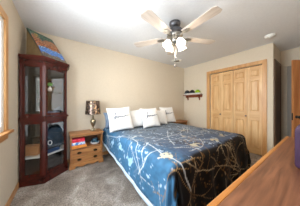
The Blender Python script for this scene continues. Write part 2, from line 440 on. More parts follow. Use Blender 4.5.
# smoke detector and ceiling vent
sd = thing('smoke_detector', 'round white smoke detector on the ceiling near the closet corner', 'smoke detector', (3.165, .584, H))
bm = BM(); lathe(bm, [(.075, 0), (.078, -.012), (.068, -.032), (.045, -.042)], 32); obj('housing', bm, M['white'], sd, auto=True)
bm = BM(); lathe(bm, [(.022, -.041), (.020, -.046), (.006, -.047)], 20); obj('test_button', bm, M['whiteboard'], sd, smooth=True)
cv = thing('ceiling_vent', 'round white ceiling vent near the back right corner', 'vent', (2.776, 2.53, H))
bm = BM(); lathe(bm, [(.15, 0), (.148, -.012), (.11, -.022), (.10, -.006), (.095, -.004)], 32); obj('rim', bm, M['white'], cv, auto=True)
bm = BM(); lathe(bm, [(.085, -.008), (.08, -.02), (.05, -.028), (.03, -.02)], 24); obj('damper', bm, M['pewter'], cv, auto=True)

# ------------------------------------------------------------------ corner curio cabinet
A = Vector((-.478, 2.475)); Mp = Vector((-.209, 2.385)); Np = Vector((.078, 2.632)); B = Vector((.078, 2.905)); Cn = Vector((-.478, 2.905))
cab = thing('curio_cabinet', 'dark cherry corner curio cabinet with glass doors beside the window', 'cabinet', (-.478, 2.905, 0))
O = Vector((-.478, 2.905))
def lc(p): return (p[0]-O.x, p[1]-O.y)
fp = [A, Mp, Np, B, Cn]
def grow(e):
    c = Vector((-.30, 2.72)); out = []
    for p in fp:
        q = Vector(p)
        d = Vector((0, 0))
        if p is A: q += Vector((-.006, -1.0*e))
        elif p is Mp: q += Vector((.25*e, -1.15*e))
        elif p is Np: q += Vector((1.1*e, -.5*e))
        elif p is B: q += Vector((1.1*e, 0))
        out.append(q)
    return [lc(p) for p in out]
bm = BM(); prism(bm, grow(.012), 0, .075); prism(bm, grow(.004), .075, .115); obj('plinth', bm, M['cherryX'], cab)
bm = BM(); prism(bm, grow(.004), .905, .985); prism(bm, grow(.02), .945, .968); obj('waist_rail', bm, M['cherryX'], cab)
bm = BM(); prism(bm, grow(.004), 1.735, 1.80); prism(bm, grow(.018), 1.80, 1.822); prism(bm, grow(.034), 1.822, 1.86); obj('cornice', bm, M['cherryX'], cab)
PL, PM, PN, PB, PC = [Vector(lc(p)) for p in fp]
for nm, P, rad in (('post', PL+Vector((.018, .012)), .02), ('post', PM+Vector((.0, .022)), .022), ('post', PN+Vector((-.02, .01)), .02), ('post', PB+Vector((-.02, -.02)), .02)):
    bm = BM()
    box(bm, P.x-rad, P.x+rad, P.y-rad, P.y+rad, .115, .905, .004); box(bm, P.x-rad, P.x+rad, P.y-rad, P.y+rad, .985, 1.735, .004)
    obj('post', bm, M['cherry'], cab)
bm = BM(); bar(bm, (.001, -.42), (.001, 0), .115, .905, .006); bar(bm, (.001, -.42), (.001, 0), .985, 1.735, .006)
bar(bm, (0, -.004), (.54, -.004), .115, .905, .006); bar(bm, (0, -.004), (.54, -.004), .985, 1.735, .006)
obj('mirror_back', bm, M['mirror'], cab)
def framed(name, P, Q, z0, z1, st, parent, bot=None):
    P = Vector(P); Q = Vector(Q); d = (Q-P).normalized(); bt = bot or st
    bm = BM(); th = .02
    bar(bm, P, P+d*st, z0, z1, th); bar(bm, Q-d*st, Q, z0, z1, th)
    bar(bm, P+d*st, Q-d*st, z0, z0+bt, th); bar(bm, P+d*st, Q-d*st, z1-st, z1, th)
    o = obj(name, bm, M['cherry'], parent)
    bm = BM(); bar(bm, P+d*(st-.004), Q-d*(st-.004), z0+bt-.004, z1-st+.004, .004)
    obj('pane', bm, M['glass'], o)
    return o
dLM = (PM-PL).normalized(); dMN = (PN-PM).normalized(); dNB = (PB-PN).normalized()
for z0, z1 in ((.115, .905), (.985, 1.735)):
    framed('side_panel', PL+dLM*.02+Vector((.003, .010)), PM-dLM*.012+Vector((-.003, .010)), z0, z1, .034, cab)
    framed('side_panel', PN+dNB*.02+Vector((-.01, 0)), PB-dNB*.02+Vector((-.01, 0)), z0, z1, .03, cab)
    dr = framed('door', PM+dMN*.014+Vector((-.006, .008)), PN-dMN*.012+Vector((-.006, .008)), z0+.004, z1-.004, .036, cab)
    kp = PM+dMN*.035; nrm = Vector((dMN.y, -dMN.x))
    bm = BM(); mt = Matrix.Translation((kp.x, kp.y, (z0+z1)/2-.05)) @ Matrix.Rotation(math.atan2(nrm.y, nrm.x), 4, 'Z') @ Matrix.Rotation(PI/2, 4, 'Y')
    lathe(bm, [(.004, 0), (.004, .012), (.009, .018), (.006, .026)], 12, mat=mt); obj('knob', bm, M['brass'], dr, smooth=True)
def inner(): return [(.010, -.405), (.245, -.475), (.525, -.245), (.525, -.012), (.010, -.012)]
bm = BM(); prism(bm, inner(), 1.36, 1.366); obj('glass_shelf', bm, M['shelfglass'], cab)
bm = BM(); prism(bm, inner(), .365, .39); obj('shelf', bm, M['whiteboard'], cab)

# things in the cabinet
def W(x, y): return (x+O.x, y+O.y)
v = thing('sprig_vase', 'small white vase with green sprig behind upper cabinet glass', 'vase', (*W(.322, -.30), 1.367))
bm = BM(); lathe(bm, [(.02, 0), (.03, .02), (.028, .05), (.012, .075), (.014, .085)], 20); obj('body', bm, M['porcelain'], v, smooth=True)
bm = BM(); rr = random.Random(3)
for i in range(16):
    a = rr.uniform(0, 2*PI); e = rr.uniform(.2, 1.1); L = rr.uniform(.06, .10)
    p = Vector((0, 0, .08)); q = p+Vector((math.cos(a)*math.cos(e), math.sin(a)*math.cos(e), math.sin(e)))*L
    sd_ = Vector((-math.sin(a), math.cos(a), 0))*.024; m_ = (p+q)/2+Vector((0, 0, .012))
    vs = [bm.verts.new(x) for x in (p, m_+sd_, q, m_-sd_)]; bm.faces.new(vs)
lf = obj('foliage', bm, M['leaf'], v); md = lf.modifiers.new('t', 'SOLIDIFY'); md.thickness = .0015
def folded(name, label, cat, loc, sx, sy, sz, mat, rz=0, layers=3, group=None):
    bm = BM(); 
    for i in range(layers): box(bm, -sx/2+.003*i, sx/2-.002*i, -sy/2, sy/2-.003*i, sz*i/layers, sz*(i+1)/layers-.0008, sz/layers*.35)
    return tag(obj(name, bm, mat, None, loc, (0, 0, rz), auto=True), label, cat, group)
folded('folded_cloth', 'folded pale blue cloth at the bottom of the upper cabinet', 'cloth', (*W(.33, -.25), .986), .20, .15, .055, M['bluecloth'], .7)
bx = thing('cardboard_box', 'brown cardboard box on the white shelf behind lower left glass', 'box', (*W(.115, -.30), .391), -.35)
bm = BM(); box(bm, -.095, .095, -.065, .065, 0, .135, .002); obj('body', bm, M['carton'], bx)
bm = BM(); box(bm, -.097, .097, -.067, -.001, .1355, .139); box(bm, -.097, .097, .001, .067, .1355, .139); obj('flap', bm, M['carton'], bx)
def lump(name, label, cat, loc, sx, sy, sz, mat, seed=1, amp=.25, rz=0, parent=None):
    bm = BM(); bmesh.ops.create_icosphere(bm, subdivisions=4, radius=1)
    for vv in bm.verts:
        c = vv.co; k = 1+amp*noise.noise(c*1.6+Vector((seed*7.3, seed, 0)))+amp*.4*noise.noise(c*4+Vector((seed, 0, 3)))
        x = Vector((c.x*sx*k, c.y*sy*k, c.z*sz*k))
        x.z = max(x.z, -sz*.55)+sz*.55
        vv.co = x
    o = obj(name, bm, mat, parent, loc, (0, 0, rz), smooth=True)
    return tag(o, label, cat) if label else o
lump('cloth_bag', 'dark navy cloth bag on the shelf behind lower right glass', 'bag', (*W(.375, -.20), .391), .125, .07, .24, M['navycloth'], 2, .2, .7)
folded('folded_jeans', 'folded blue denim at the front of the lower cabinet shelf', 'cloth', (*W(.365, -.335), .391), .20, .045, .05, M['bluecloth'], .72)
bm = BM(); mt = Matrix.Translation((0, 0, .036)) @ Matrix.Rotation(.72, 4, 'Z') @ Matrix.Rotation(PI/2-.2, 4, 'X')
pts = [(mt @ Vector((.03*math.cos(a), .034*math.sin(a), 0))) for a in [PI*2*i/28 for i in range(29)]]
tube(bm, pts, .007, 8)
tag(obj('white_ring', bm, M['porcelain'], None, (*W(.325, -.325), .50), smooth=True), 'white ring leaning on dark bag in the lower cabinet', 'ring')
bm = BM(); bmesh.ops.create_uvsphere(bm, u_segments=16, v_segments=10, radius=.022)
tag(obj('lime_ball', bm, M['green'], None, (*W(.262, -.405), .413), smooth=True), 'small lime green ball on the lower cabinet shelf', 'ball')
lump('dark_bundle', 'charcoal cloth bundle at the bottom of the lower cabinet', 'bundle', (*W(.34, -.22), .116), .13, .10, .13, M['darkcloth'], 5, .2, .7)

# ------------------------------------------------------------------ landscape panel leaning in the corner above the cabinet
def art():
    bl = Vector((-.205, 2.375, 1.866)); br = Vector((.085, 2.62, 1.866))
    tl = Vector((-.484, 2.60, 2.335)); 
    u = (br-bl); wdt = u.length; u.normalize()
    vv = (tl-bl); vv -= u*vv.dot(u); hgt = vv.length; vv.normalize(); n = u.cross(vv).normalized()
    off = (tl-bl).dot(u)
    nx, ny = 44, 64; th = .022
    bm = BM(); lay = bm.verts.layers.float_color.new('print')
    def colour(i, j):
        a, b = i/nx, j/ny
        k = noise.noise(Vector((a*4, b*7, 1)))*.26+noise.noise(Vector((a*14, b*20, 4)))*.16
        y = b+k*.5
        fine = noise.noise(Vector((a*30, b*34, 9)))
        if y < .10: c = lin('5d5244')
        elif y < .17: c = lin('6e665c')
        elif y < .34: c = lin('3f74c8') if fine > -.25 else lin('a8c4ea')
        elif y < .40: c = lin('8fb0da') if fine > 0 else lin('44618e')
        elif y < .58: c = lin('a9653a') if fine > -.1 else lin('5e3c2c')
        elif y < .74: c = lin('8d5a3c') if fine > .05 else lin('b78058')
        elif y < .80: c = lin('4f5f62')
        else: c = lin('35594f') if fine > -.1 else lin('5d7f6c')
        if .78 < b < .90 and .12 < a < .34 and fine > -.05: c = lin('b08f3a')
        if fine > .30: c = tuple(min(1, x*2.2+.05) for x in c)
        elif fine < -.28: c = tuple(x*.35 for x in c)
        return (*c, 1)
    def vert(i, j, dz):
        p = u*(wdt*i/nx)+vv*(hgt*j/ny)+n*dz
        q = bm.verts.new(p); q[lay] = colour(i, j) if dz > 0 else (.03, .02, .012, 1); return q
    front = [[vert(i, j, .001) for j in range(ny+1)] for i in range(nx+1)]
    back = [[vert(i, j, -th) for j in (0, ny)] for i in (0, nx)]
    for i in range(nx):
        for j in range(ny): bm.faces.new((front[i][j], front[i+1][j], front[i+1][j+1], front[i][j+1]))
    obk = [back[0][0], back[1][0], back[1][1], back[0][1]]; bm.faces.new(obk[::-1])
    for seq, (p, q) in (([front[i][0] for i in range(nx+1)], (back[0][0], back[1][0])), ([front[nx][j] for j in range(ny+1)], (back[1][0], back[1][1])),
                        ([front[nx-i][ny] for i in range(nx+1)], (back[1][1], back[0][1])), ([front[0][ny-j] for j in range(ny+1)], (back[0][1], back[0][0]))):
        bm.faces.new(list(reversed(seq))+[p, q])
    bmesh.ops.recalc_face_normals(bm, faces=bm.faces)
    o = obj('art_panel', bm, vcol('landscape_print', .4), None, tuple(bl))
    wb_ = BM(); t3 = bl+vv*hgt+u*0.0-bl  # plain brown triangle filling the gap left of the panel
    tri = [Vector((0, 0, 0))-n*th, t3-n*th, Vector((t3.x-.004, t3.y-.004, 0))-Vector((n.x, n.y, 0))*th]
    tri[2].z = -.004; tri[0].z = -.004
    a_ = [wb_.verts.new(p+u*.006) for p in tri]; b_ = [wb_.verts.new(p+u*.018) for p in tri]
    wb_.faces.new(a_); wb_.faces.new(b_[::-1])
    for i in range(3): wb_.faces.new((a_[i], b_[i], b_[(i+1) % 3], a_[(i+1) % 3]))
    bmesh.ops.recalc_face_normals(wb_, faces=wb_.faces)
    sb = obj('wedge', wb_, mottled('brown_wedge', '7d6746', '8f7853', scale=10, rough=.8), o); sb['label'] = 'brown triangular wedge'
    tag(o, 'colourful landscape picture panel leaning in the corner atop cabinet', 'picture')
art()

# ------------------------------------------------------------------ nightstands
def make_nightstand(label):
    t = thing('nightstand', label, 'nightstand', (.398, 2.905, 0), 0, 'oak nightstands beside the bed')
    wd, dp, ht = .272, .315, .622      # half width, depth, height; local front is -Y
    bm = BM(); box(bm, -wd-.015, wd+.02, -dp-.025, 0, ht-.028, ht, .008); obj('top', bm, M['nswood'], t)
    bm = BM(); box(bm, -wd, -wd+.02, -dp, 0, .05, ht-.028); obj('side_panel', bm, M['nswood'], t)
    bm = BM(); box(bm, wd-.02, wd, -dp, 0, .05, ht-.028); obj('side_panel', bm, M['nswood'], t)
    bm = BM(); box(bm, -wd+.02, wd-.02, -.012, 0, .05, ht-.028); obj('back_panel', bm, M['nsdark'], t)
    bm = BM(); box(bm, -wd+.02, wd-.02, -dp, -.012, .348, .365); obj('shelf', bm, M['nswood'], t)
    bm = BM(); box(bm, -wd+.02, wd-.02, -dp-.004, -dp+.016, ht-.058, ht-.028); obj('apron', bm, M['nswood'], t)
    bm = BM()
    box(bm, -wd-.012, wd+.012, -dp-.014, -.002, .068, .092, .006)
    n = 16; pts = [(-wd-.02, 0), (-wd-.012, .07), (wd+.012, .07), (wd+.02, 0), (wd-.07, 0)]
    for i in range(n+1):
        u = i/n; x = (wd-.08)*(1-2*u); pts.append((x, .03+.012*math.cos(u*4*PI)))
    pts.append((-wd+.07, 0))
    vs0 = [bm.verts.new((x, -dp-.010, z)) for x, z in pts]; vs1 = [bm.verts.new((x, -dp+.012, z)) for x, z in pts]
    bm.faces.new(vs0); bm.faces.new(vs1[::-1])
    for i in range(len(pts)): bm.faces.new((vs0[i], vs1[i], vs1[(i+1) % len(pts)], vs0[(i+1) % len(pts)]))
    for s in (-1, 1): box(bm, s*(wd+.002)-.012, s*(wd+.002)+.012, -dp+.012, 0, 0, .07)
    bmesh.ops.recalc_face_normals(bm, faces=bm.faces)
    obj('base', bm, M['nswood'], t)
    for z0, z1 in ((.098, .212), (.220, .338)):
        bm = BM(); box(bm, -wd+.024, wd-.024, -dp-.012, -.03, z0, z1, .006)
        d = obj('drawer', bm, M['nswood'], t)
        for sx in (-.135, .135):
            bm = BM(); zc = (z0+z1)/2
            prism(bm, [(sx-.042, 0), (sx-.022, .014), (sx, .02), (sx+.022, .014), (sx+.042, 0), (sx+.022, -.012), (sx, -.016), (sx-.022, -.012)], 0, .003)
            bmesh.ops.transform(bm, matrix=Matrix.Translation((0, -dp-.012, zc)) @ Matrix.Rotation(PI/2, 4, 'X'), verts=bm.verts)
            tube(bm, [(sx+.03*math.cos(a), -dp-.024, zc+.002-.022*math.sin(a)) for a in [PI*i/8 for i in range(9)]], .0045, 6)
            obj('handle', bm, M['brass'], d)
    return t
ns = make_nightstand('oak nightstand with lamp on top beside the curio cabinet')
dup(ns, (3.06, 2.905, 0), 0, 'oak nightstand in the far right corner, only its top showing past the bed')

# lamp
lp = thing('table_lamp', 'urn shaped table lamp with bronze mosaic drum shade on nightstand', 'lamp', (.525, 2.745, .623))
bm = BM()
box(bm, -.05, .05, -.05, .05, 0, .02, .004)
lathe(bm, [(.04, .02), (.034, .035), (.02, .05), (.016, .07), (.022, .085), (.042, .13), (.056, .175), (.05, .205), (.026, .235), (.018, .25), (.024, .26), (.014, .275), (.01, .33)], 24)
obj('base', bm, M['antique'], lp, auto=True)
bm = BM(); lathe(bm, [(.150, .335), (.147, .34), (.128, .60), (.126, .605)], 40, caps=False)
sh = obj('lamp_shade', bm, M['shade'], lp, smooth=True); md = sh.modifiers.new('t', 'SOLIDIFY'); md.thickness = .003
bm = BM(); tube(bm, [(0, 0, .33), (0, 0, .60)], .005, 8); tube(bm, [(-.127, 0, .59), (.127, 0, .59)], .002, 6); obj('harp', bm, M['antique'], lp)

# things in the open shelf of the left nightstand
def printed(name, label, loc, sx, sy, sz, mat, rz):
    bm = BM(); box(bm, -sx/2, sx/2, -sy/2, sy/2, 0, sz, .003)
    return tag(obj(name, bm, mat, None, loc, (0, 0, rz)), label, 'box', 'printed boxes stacked in the nightstand')
printed('game_box', 'orange box at the bottom of the nightstand shelf stack', (.265, 2.665, .366), .235, .19, .052, M['orangebook'], .03)
printed('game_box', 'blue and white box in the middle of the nightstand stack', (.255, 2.672, .4185), .215, .17, .048, M['bluebook'], -.04)
printed('game_box', 'red printed box on top of the nightstand shelf stack', (.25, 2.672, .467), .20, .165, .058, M['redbook'], .05)
bm = BM(); lathe(bm, [(.05, 0), (.075, .012), (.088, .04), (.092, .046), (.084, .043), (.07, .018), (.03, .008)], 28)
bmesh.ops.scale(bm, vec=(1, .8, 1), verts=bm.verts)
tag(obj('oval_dish', bm, M['porcelain'], None, (.545, 2.67, .366), smooth=True), 'white oval dish on the right of the nightstand shelf', 'dish')
lump('cloth_bundle', 'teal and black bundle sitting in the white oval dish', 'bundle', (.545, 2.67, .384), .066, .05, .07, M['teal'], 4, .15)

# ------------------------------------------------------------------ bed
BX0, BX1, BY0, BY1 = .80, 2.56, .80, 2.86
bed = thing('bed', 'wide bed under the branch print comforter', 'bed', ((BX0+BX1)/2, (BY0+BY1)/2, 0))
def bl_(x): return x-(BX0+BX1)/2
hx, hy = (BX1-BX0)/2, (BY1-BY0)/2
bm = BM(); box(bm, -hx, hx, -hy, hy, .40, .622, .04); obj('mattress', bm, M['boxspring'], bed, auto=True)
bm = BM(); box(bm, -hx+.02, hx-.02, -hy+.02, hy, .19, .398, .015); obj('box_spring', bm, M['boxspring'], bed, auto=True)
bm = BM(); box(bm, -hx+.04, hx-.04, -hy+.05, hy, .15, .19); obj('frame', bm, M['black'], bed)
for sx in (-1, 1):
    for sy in (-1, 1):
        bm = BM(); box(bm, sx*(hx-.22)-.02, sx*(hx-.22)+.02, sy*(hy-.2)-.02, sy*(hy-.2)+.02, 0, .15); obj('leg', bm, M['black'], bed)

TOPZ = .652; RC = .085
FX0, FX1 = .84, 2.53            # flat zone of the comforter top
FY0, FY1 = .80, 2.88            # foot fold line (left), head
def foldprof(r, drop_flare):
    if r <= RC*PI/2: return RC*math.sin(r/RC), RC*(1-math.cos(r/RC))
    e = r-RC*PI/2; return RC+e*drop_flare, RC+e*math.sqrt(max(0, 1-drop_flare**2))
def cloth(s, t):
    """s: distance from the left fold line (negative hangs left); t: world-Y like coordinate, below the fold hangs at the foot"""
    x = FX0+s
    fy = FY0+.055*max(0, min(1, s/1.6))                # foot hem of the top runs slightly skew
    ex = 0
    if x < FX0: ex = x-FX0
    elif x > FX1: ex = x-FX1
    ey = min(0, t-fy)
    bx = min(max(x, FX0), FX1); by = max(t, fy)
    r = math.hypot(ex, ey)
    n1 = noise.noise(Vector((s*3.1, t*3.1, .3))); n2 = noise.noise(Vector((s*8, t*8, 5)))
    z = TOPZ+.010*n1+.004*n2
    # slight crown and sag towards the right edge
    if r == 0:
        edge = min(x-FX0, FX1-x, t-fy)
        return Vector((bx, by, z-.012*math.exp(-edge/.08)))
    dx, dy = ex/r, ey/r
    corner = min(abs(ex), abs(ey))/max(abs(ex), abs(ey)) if max(abs(ex), abs(ey)) > 0 else 0
    o, dn = foldprof(r, .10)
    k = max(0, r-.08)
    along = (t if abs(dx) > abs(dy) else s)
    wave = (math.sin(along*17+2*n1)*.018*min(1, k/.25)+n2*.012*min(1, k/.2))*(.25 if (dx < -.7) else 1)
    if corner > .05:
        ang = math.atan2(abs(dy), abs(dx)); wave += math.sin(ang*9)*.028*min(1, k/.25)*min(1, corner*3)
    o += wave
    zz = z-.012-dn
    zz = max(zz, .03+.01*n2)
    return Vector((bx+dx*o, by+dy*o, zz))
BLUE, DARK = lin('46719e'), lin('1b1613')
def seg_d(P, a, b):
    a = np.array(a); b = np.array(b); d = b-a; L = (d*d).sum()
    t = np.clip(((P-a)@d)/L, 0, 1)
    return np.hypot(*(P-(a+t[:, None]*d)).T)
def make_comforter():
    ns_, nt_ = 250, 300
    dl, drt, df = .52, .47, .56
    s0, s1 = -dl, FX1-FX0+drt
    t0, t1 = FY0-df, FY1
    me = bpy.data.meshes.new('comforter')
    ss = np.linspace(s0, s1, ns_); tt = np.linspace(t0, t1, nt_)
    co = []; keep = []
    st = np.zeros((ns_*nt_, 2))
    # left hem runs up towards the head
    for i, s in enumerate(ss):
        for j, t in enumerate(tt):
            f = (t-FY0)/(FY1-FY0); f = max(0, min(1, f))
            sq = s
            if s < 0: sq = s*(1-.36*f)
            co.append(cloth(sq, t)); st[i*nt_+j] = (sq, t)
    faces = [(i*nt_+j, (i+1)*nt_+j, (i+1)*nt_+j+1, i*nt_+j+1) for i in range(ns_-1) for j in range(nt_-1)]
    me.from_pydata([tuple(c) for c in co], [], faces); me.update()
    # ---- the print, with satin sheen and foot shade in its colours
    P = st
    nz = np.array([noise.noise(Vector((a*2.2, b*2.2, 2))) for a, b in P])
    nf = np.array([noise.noise(Vector((a*9, b*9, 7))) for a, b in P])
    nff = np.array([noise.noise(Vector((a*26, b*26, 3))) for a, b in P])
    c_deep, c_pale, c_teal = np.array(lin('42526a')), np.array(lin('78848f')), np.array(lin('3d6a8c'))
    top = np.clip((P[:, 1]-1.0)/1.3, 0, 1)          # satin sheen painted in, paler towards the pillows
    left = np.clip((.22-P[:, 0]+nz*.2)/.3, 0, 1)      # window light painted as brighter blue along the left edge
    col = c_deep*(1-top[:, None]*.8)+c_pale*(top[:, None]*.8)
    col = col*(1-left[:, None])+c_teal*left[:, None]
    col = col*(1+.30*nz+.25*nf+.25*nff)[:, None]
    # near-black bark patches scattered through the print
    bk = np.clip((nz*.6+nf*.7-.12)/.12, 0, 1)*(1-.8*left)*.6
    col = col*(1-bk[:, None])+np.array(lin('241f20'))*bk[:, None]
    # sheenless, shaded foot drop painted near black
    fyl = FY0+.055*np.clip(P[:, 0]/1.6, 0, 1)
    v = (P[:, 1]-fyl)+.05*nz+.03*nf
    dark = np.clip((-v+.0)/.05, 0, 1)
    lft = np.clip((P[:, 0]+.16+.05*np.sin(P[:, 1]*34)+nz*.1)/.06, 0, 1)  # satin shading of the corner folds painted as stripes
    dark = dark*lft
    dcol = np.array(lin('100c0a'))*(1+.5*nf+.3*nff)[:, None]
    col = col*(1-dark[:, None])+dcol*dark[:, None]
    # olive and rust leaves over the painted-dark foot
    lf = ((nff > .28) & (nf > .12)).astype(float)*dark
    lc_ = np.array(lin('5a3d1a')); col = col*(1-.75*lf[:, None])+lc_*(.75*lf[:, None])
    # pale leaf clumps on the blue sheen
    lf = ((nff > .18) & (nf > .22)).astype(float)*(1-dark)
    lc_ = np.array(lin('b9cbdc')); col = col*(1-.7*lf[:, None])+lc_*(.7*lf[:, None])
    def stroke(pts, wd, c, al=.9):
        nonlocal col
        d = np.full(len(P), 9.0)
        for a, b in zip(pts, pts[1:]):
            lo = np.minimum(a, b)-.05; hi = np.maximum(a, b)+.05
            m = np.all((P > lo) & (P < hi), axis=1)
            if m.any(): d[m] = np.minimum(d[m], seg_d(P[m], a, b))
        m = np.clip((wd*1.25-d)/(wd*.6), 0, 1)*al
        col = col*(1-m[:, None])+np.array(c)*m[:, None]
    rg = random.Random(12)
    def branch(p, ang, L, wd, c, depth=0):
        pts = [p]; n = max(3, int(L/.06)); a = ang
        for i in range(n):
            a += rg.uniform(-.26, .26); q = (pts[-1][0]+math.cos(a)*L/n, pts[-1][1]+math.sin(a)*L/n); pts.append(q)
        stroke(pts, wd, c)
        if depth < 2:
            for q in pts[1:-1]:
                if rg.random() < .34: branch(q, a+rg.choice((-1, 1))*rg.uniform(.4, 1.0), L*rg.uniform(.3, .6), wd*.72, c, depth+1)
    pale = lin('c3d2e0'); tan = lin('9b7f5c')
    for i in range(42):      # over the blue
        p = (-.25+2.2*((i*.618) % 1)+rg.uniform(-.1, .1), .9+1.9*(i/42)); branch(p, rg.uniform(-.7, .7)+rg.choice((0, PI)), rg.uniform(.35, .7), rg.uniform(.003, .0045), lin(rg.choice(('b3b9be', 'a09c96', 'c0c0bc', '8f98a4'))))
    for i in range(26):      # over the dark band
        p = (-.15+2.1*((i*.618) % 1), .22+.6*((i*.377) % 1)); branch(p, rg.uniform(0, 2*PI), rg.uniform(.3, .7), rg.uniform(.003, .0048), lin(rg.choice(('b59c78', '94744c', 'bba686', '84602f'))))
    W_ = lin('ccd2d4')
    for pts, wd in (([(.02, 1.66), (.02, 1.5), (-.03, 1.42), (-.17, 1.33), (-.31, 1.22)], .008), ([(.09, 1.38), (.06, 1.15), (.01, .96), (.05, .64), (.10, .50)], .009),
                    ([(.09, 1.38), (.05, 1.32), (-.21, 1.17), (-.34, 1.26)], .008), ([(.07, 1.09), (-.02, 1.10), (-.21, 1.17)], .007), ([(.04, 2.01), (.26, 1.48), (.6, 1.12), (1.04, .93)], .006),
                    ([(.47, 1.79), (.56, 1.27), (1.2, 1.18)], .006), ([(.81, 1.74), (.5, 1.4), (.3, 1.08)], .006), ([(.9, 1.9), (1.3, 1.5), (1.5, 1.1)], .006), ([(-.18, 2.6), (-.10, 2.1), (.04, 1.65)], .006)):
        stroke(pts, wd*.72, W_)
    def blob(cx, cy, rx, ry, c, seed):
        nonlocal col
        q = (P-np.array((cx, cy)))/np.array((rx, ry)); d = np.hypot(q[:, 0], q[:, 1]); a = np.arctan2(q[:, 1], q[:, 0])
        m = (d < .7+.22*np.sin(a*3+seed)+1.1*nff+.5*nf).astype(float)*.85
        col = col*(1-m[:, None])+np.array(c)*m[:, None]
    for b in ((.02, .92, .06, .09, lin('c9bfa4'), 0), (-.20, 1.86, .07, .08, lin('a9cbe2'), 1), (-.22, 2.2, .05, .07, lin('a9cbe2'), 2), (.53, .95, .09, .05, lin('b7ad94'), 1), (.94, .92, .09, .05, lin('b5a78a'), 4),
              (.3, 1.9, .06, .04, lin('b5b0a2'), 2), (1.3, .98, .07, .05, lin('a89c82'), 0), (.75, 1.3, .06, .05, lin('a79e90'), 3), (.1, 1.72, .06, .04, lin('c2c3bd'), 3), (-.28, 1.5, .06, .07, lin('9cc4de'), 4), (1.1, 1.6, .07, .05, lin('a79e90'), 1)):
        blob(*b)
    col = np.clip(col, 0.004, 1)
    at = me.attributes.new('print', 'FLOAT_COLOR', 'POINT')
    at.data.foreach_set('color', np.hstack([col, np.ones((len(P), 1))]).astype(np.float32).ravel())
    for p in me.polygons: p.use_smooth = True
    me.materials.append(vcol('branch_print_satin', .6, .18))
    o = bpy.data.objects.new('comforter', me); COL.objects.link(o)
    md = o.modifiers.new('thickness', 'SOLIDIFY'); md.thickness = .012; md.offset = -1
    tag(o, 'branch print comforter over bed, blue sheen and dark foot shade painted in', 'comforter')
    # pale hem band along the left side
    hb = BM(); grid = []
    for j in range(160):
        t = FY0-.10+(FY1-FY0+.10)*j/159; f = max(0, min(1, (t-FY0)/(FY1-FY0)))
        row = []
        for k in range(5):
            s = (-dl-.052*k/4)*(1-.36*f)
            p = cloth(s, t); p.x -= .003; row.append(hb.verts.new(p))
        grid.append(row)
    for a, b in zip(grid, grid[1:]):
        for k in range(4): hb.faces.new((a[k], a[k+1], b[k+1], b[k]))
    h = obj('hem', hb, M['hem'], o, smooth=True); md = h.modifiers.new('t', 'SOLIDIFY'); md.thickness = .008
    h['label'] = 'pale blue hem band'
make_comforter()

# ------------------------------------------------------------------ pillows
def pillow_mesh(wd, hg, th, seed=0, n=34, pinch=.07):
    bm = BM(); sides = []
    for sgn in (1, -1):
        g = []
        for i in range(n+1):
            row = []
            for j in range(n+1):
                a, b = 2*i/n-1, 2*j/n-1
                k = (max(0, 1-abs(a)**2.4)*max(0, 1-abs(b)**2.4))**.55
                x = a*wd/2*(1-pinch*(1-abs(b)**2)*abs(a)**3); z = b*hg/2*(1-pinch*(1-abs(a)**2)*abs(b)**3)
                y = -sgn*(th/2*k+(.006*noise.noise(Vector((a*2.5+seed, b*2.5, seed))) if k > .05 else 0)*min(1, k*2))
                row.append(bm.verts.new((x, y, z)))
            g.append(row)
        for i in range(n):
            for j in range(n):
                f = (g[i][j], g[i+1][j], g[i+1][j+1], g[i][j+1]); bm.faces.new(f if sgn > 0 else f[::-1])
    bmesh.ops.remove_doubles(bm, verts=bm.verts, dist=.0006)
    bmesh.ops.recalc_face_normals(bm, faces=bm.faces)
    return bm
def front_y(x, z, wd, hg, th):
    a, b = max(-1, min(1, 2*x/wd)), max(-1, min(1, 2*z/hg))
    return -th/2*(max(0, 1-abs(a)**2.4)*max(0, 1-abs(b)**2.4))**.55
SCRIPT = [  # one continuous handwriting stroke, then a crossbar and a dot (unit box, x 0..1)
    [(.02, -.30), (.00, -.22), (.08, -.16), (.15, -.02), (.22, .18), (.27, .28), (.24, .30), (.20, .14), (.16, -.10), (.20, -.04), (.26, .06), (.30, .05), (.27, -.02), (.31, -.03),
     (.36, .06), (.37, -.03), (.41, .05), (.44, .06), (.45, -.02), (.50, .05), (.53, .05), (.54, -.02), (.59, .06), (.60, -.01), (.64, .02), (.69, .07), (.67, .0), (.72, .03), (.77, .09), (.76, .02), (.82, .04), (.90, .08), (1.0, .07)],
    [(.10, .02), (.22, .06), (.34, .09)],
    [(.60, .16), (.615, .165)]]
def throw(label, x, y, rz, size, th, lean, text, seed, roll=0.0, zb=.672):
    c = math.radians(lean)
    h = size/2
    cz = zb+h*math.cos(c)*.95
    o = obj('throw_pillow', pillow_mesh(size, size, th, seed), M['pillow'], None, (x, y+h*math.sin(c), cz), (-c, roll, rz), smooth=True)
    tag(o, label, 'pillow', 'white throw pillows along the head of the bed')
    if text:
        bm = BM()
        for st in SCRIPT:
            pts = []
            P = [((p-.5)*size*.74, q*size*.74+.01) for p, q in st]
            for (x0, z0), (x1, z1) in zip(P, P[1:]):
                for k in range(4):
                    u = k/4; xx, zz = x0+(x1-x0)*u, z0+(z1-z0)*u
                    pts.append((xx, front_y(xx, zz, size, size, th)-.003, zz))
            pts.append((P[-1][0], front_y(*P[-1], size, size, th)-.003, P[-1][1]))
            tube(bm, pts, .0036 if size > .3 else .003, 6)
        t = obj('lettering', bm, M['ink'], o, smooth=True); t['label'] = 'dark blue handwritten script word'
def sham(label, x, y, lean, seed):
    c = math.radians(lean)
    tag(obj('pillow_sham', pillow_mesh(.82, .34, .17, seed), M['sham'], None, (x, y, .668+.17*math.cos(c)), (-c, 0, 0), smooth=True), label, 'pillow', 'blue grey pillow shams against the wall')
sham('blue grey sleeping pillow behind the white pillows, nightstand side', 1.13, 2.66, 24, 3)
sham('blue grey sleeping pillow behind the white pillows, closet side', 2.06, 2.66, 24, 8)
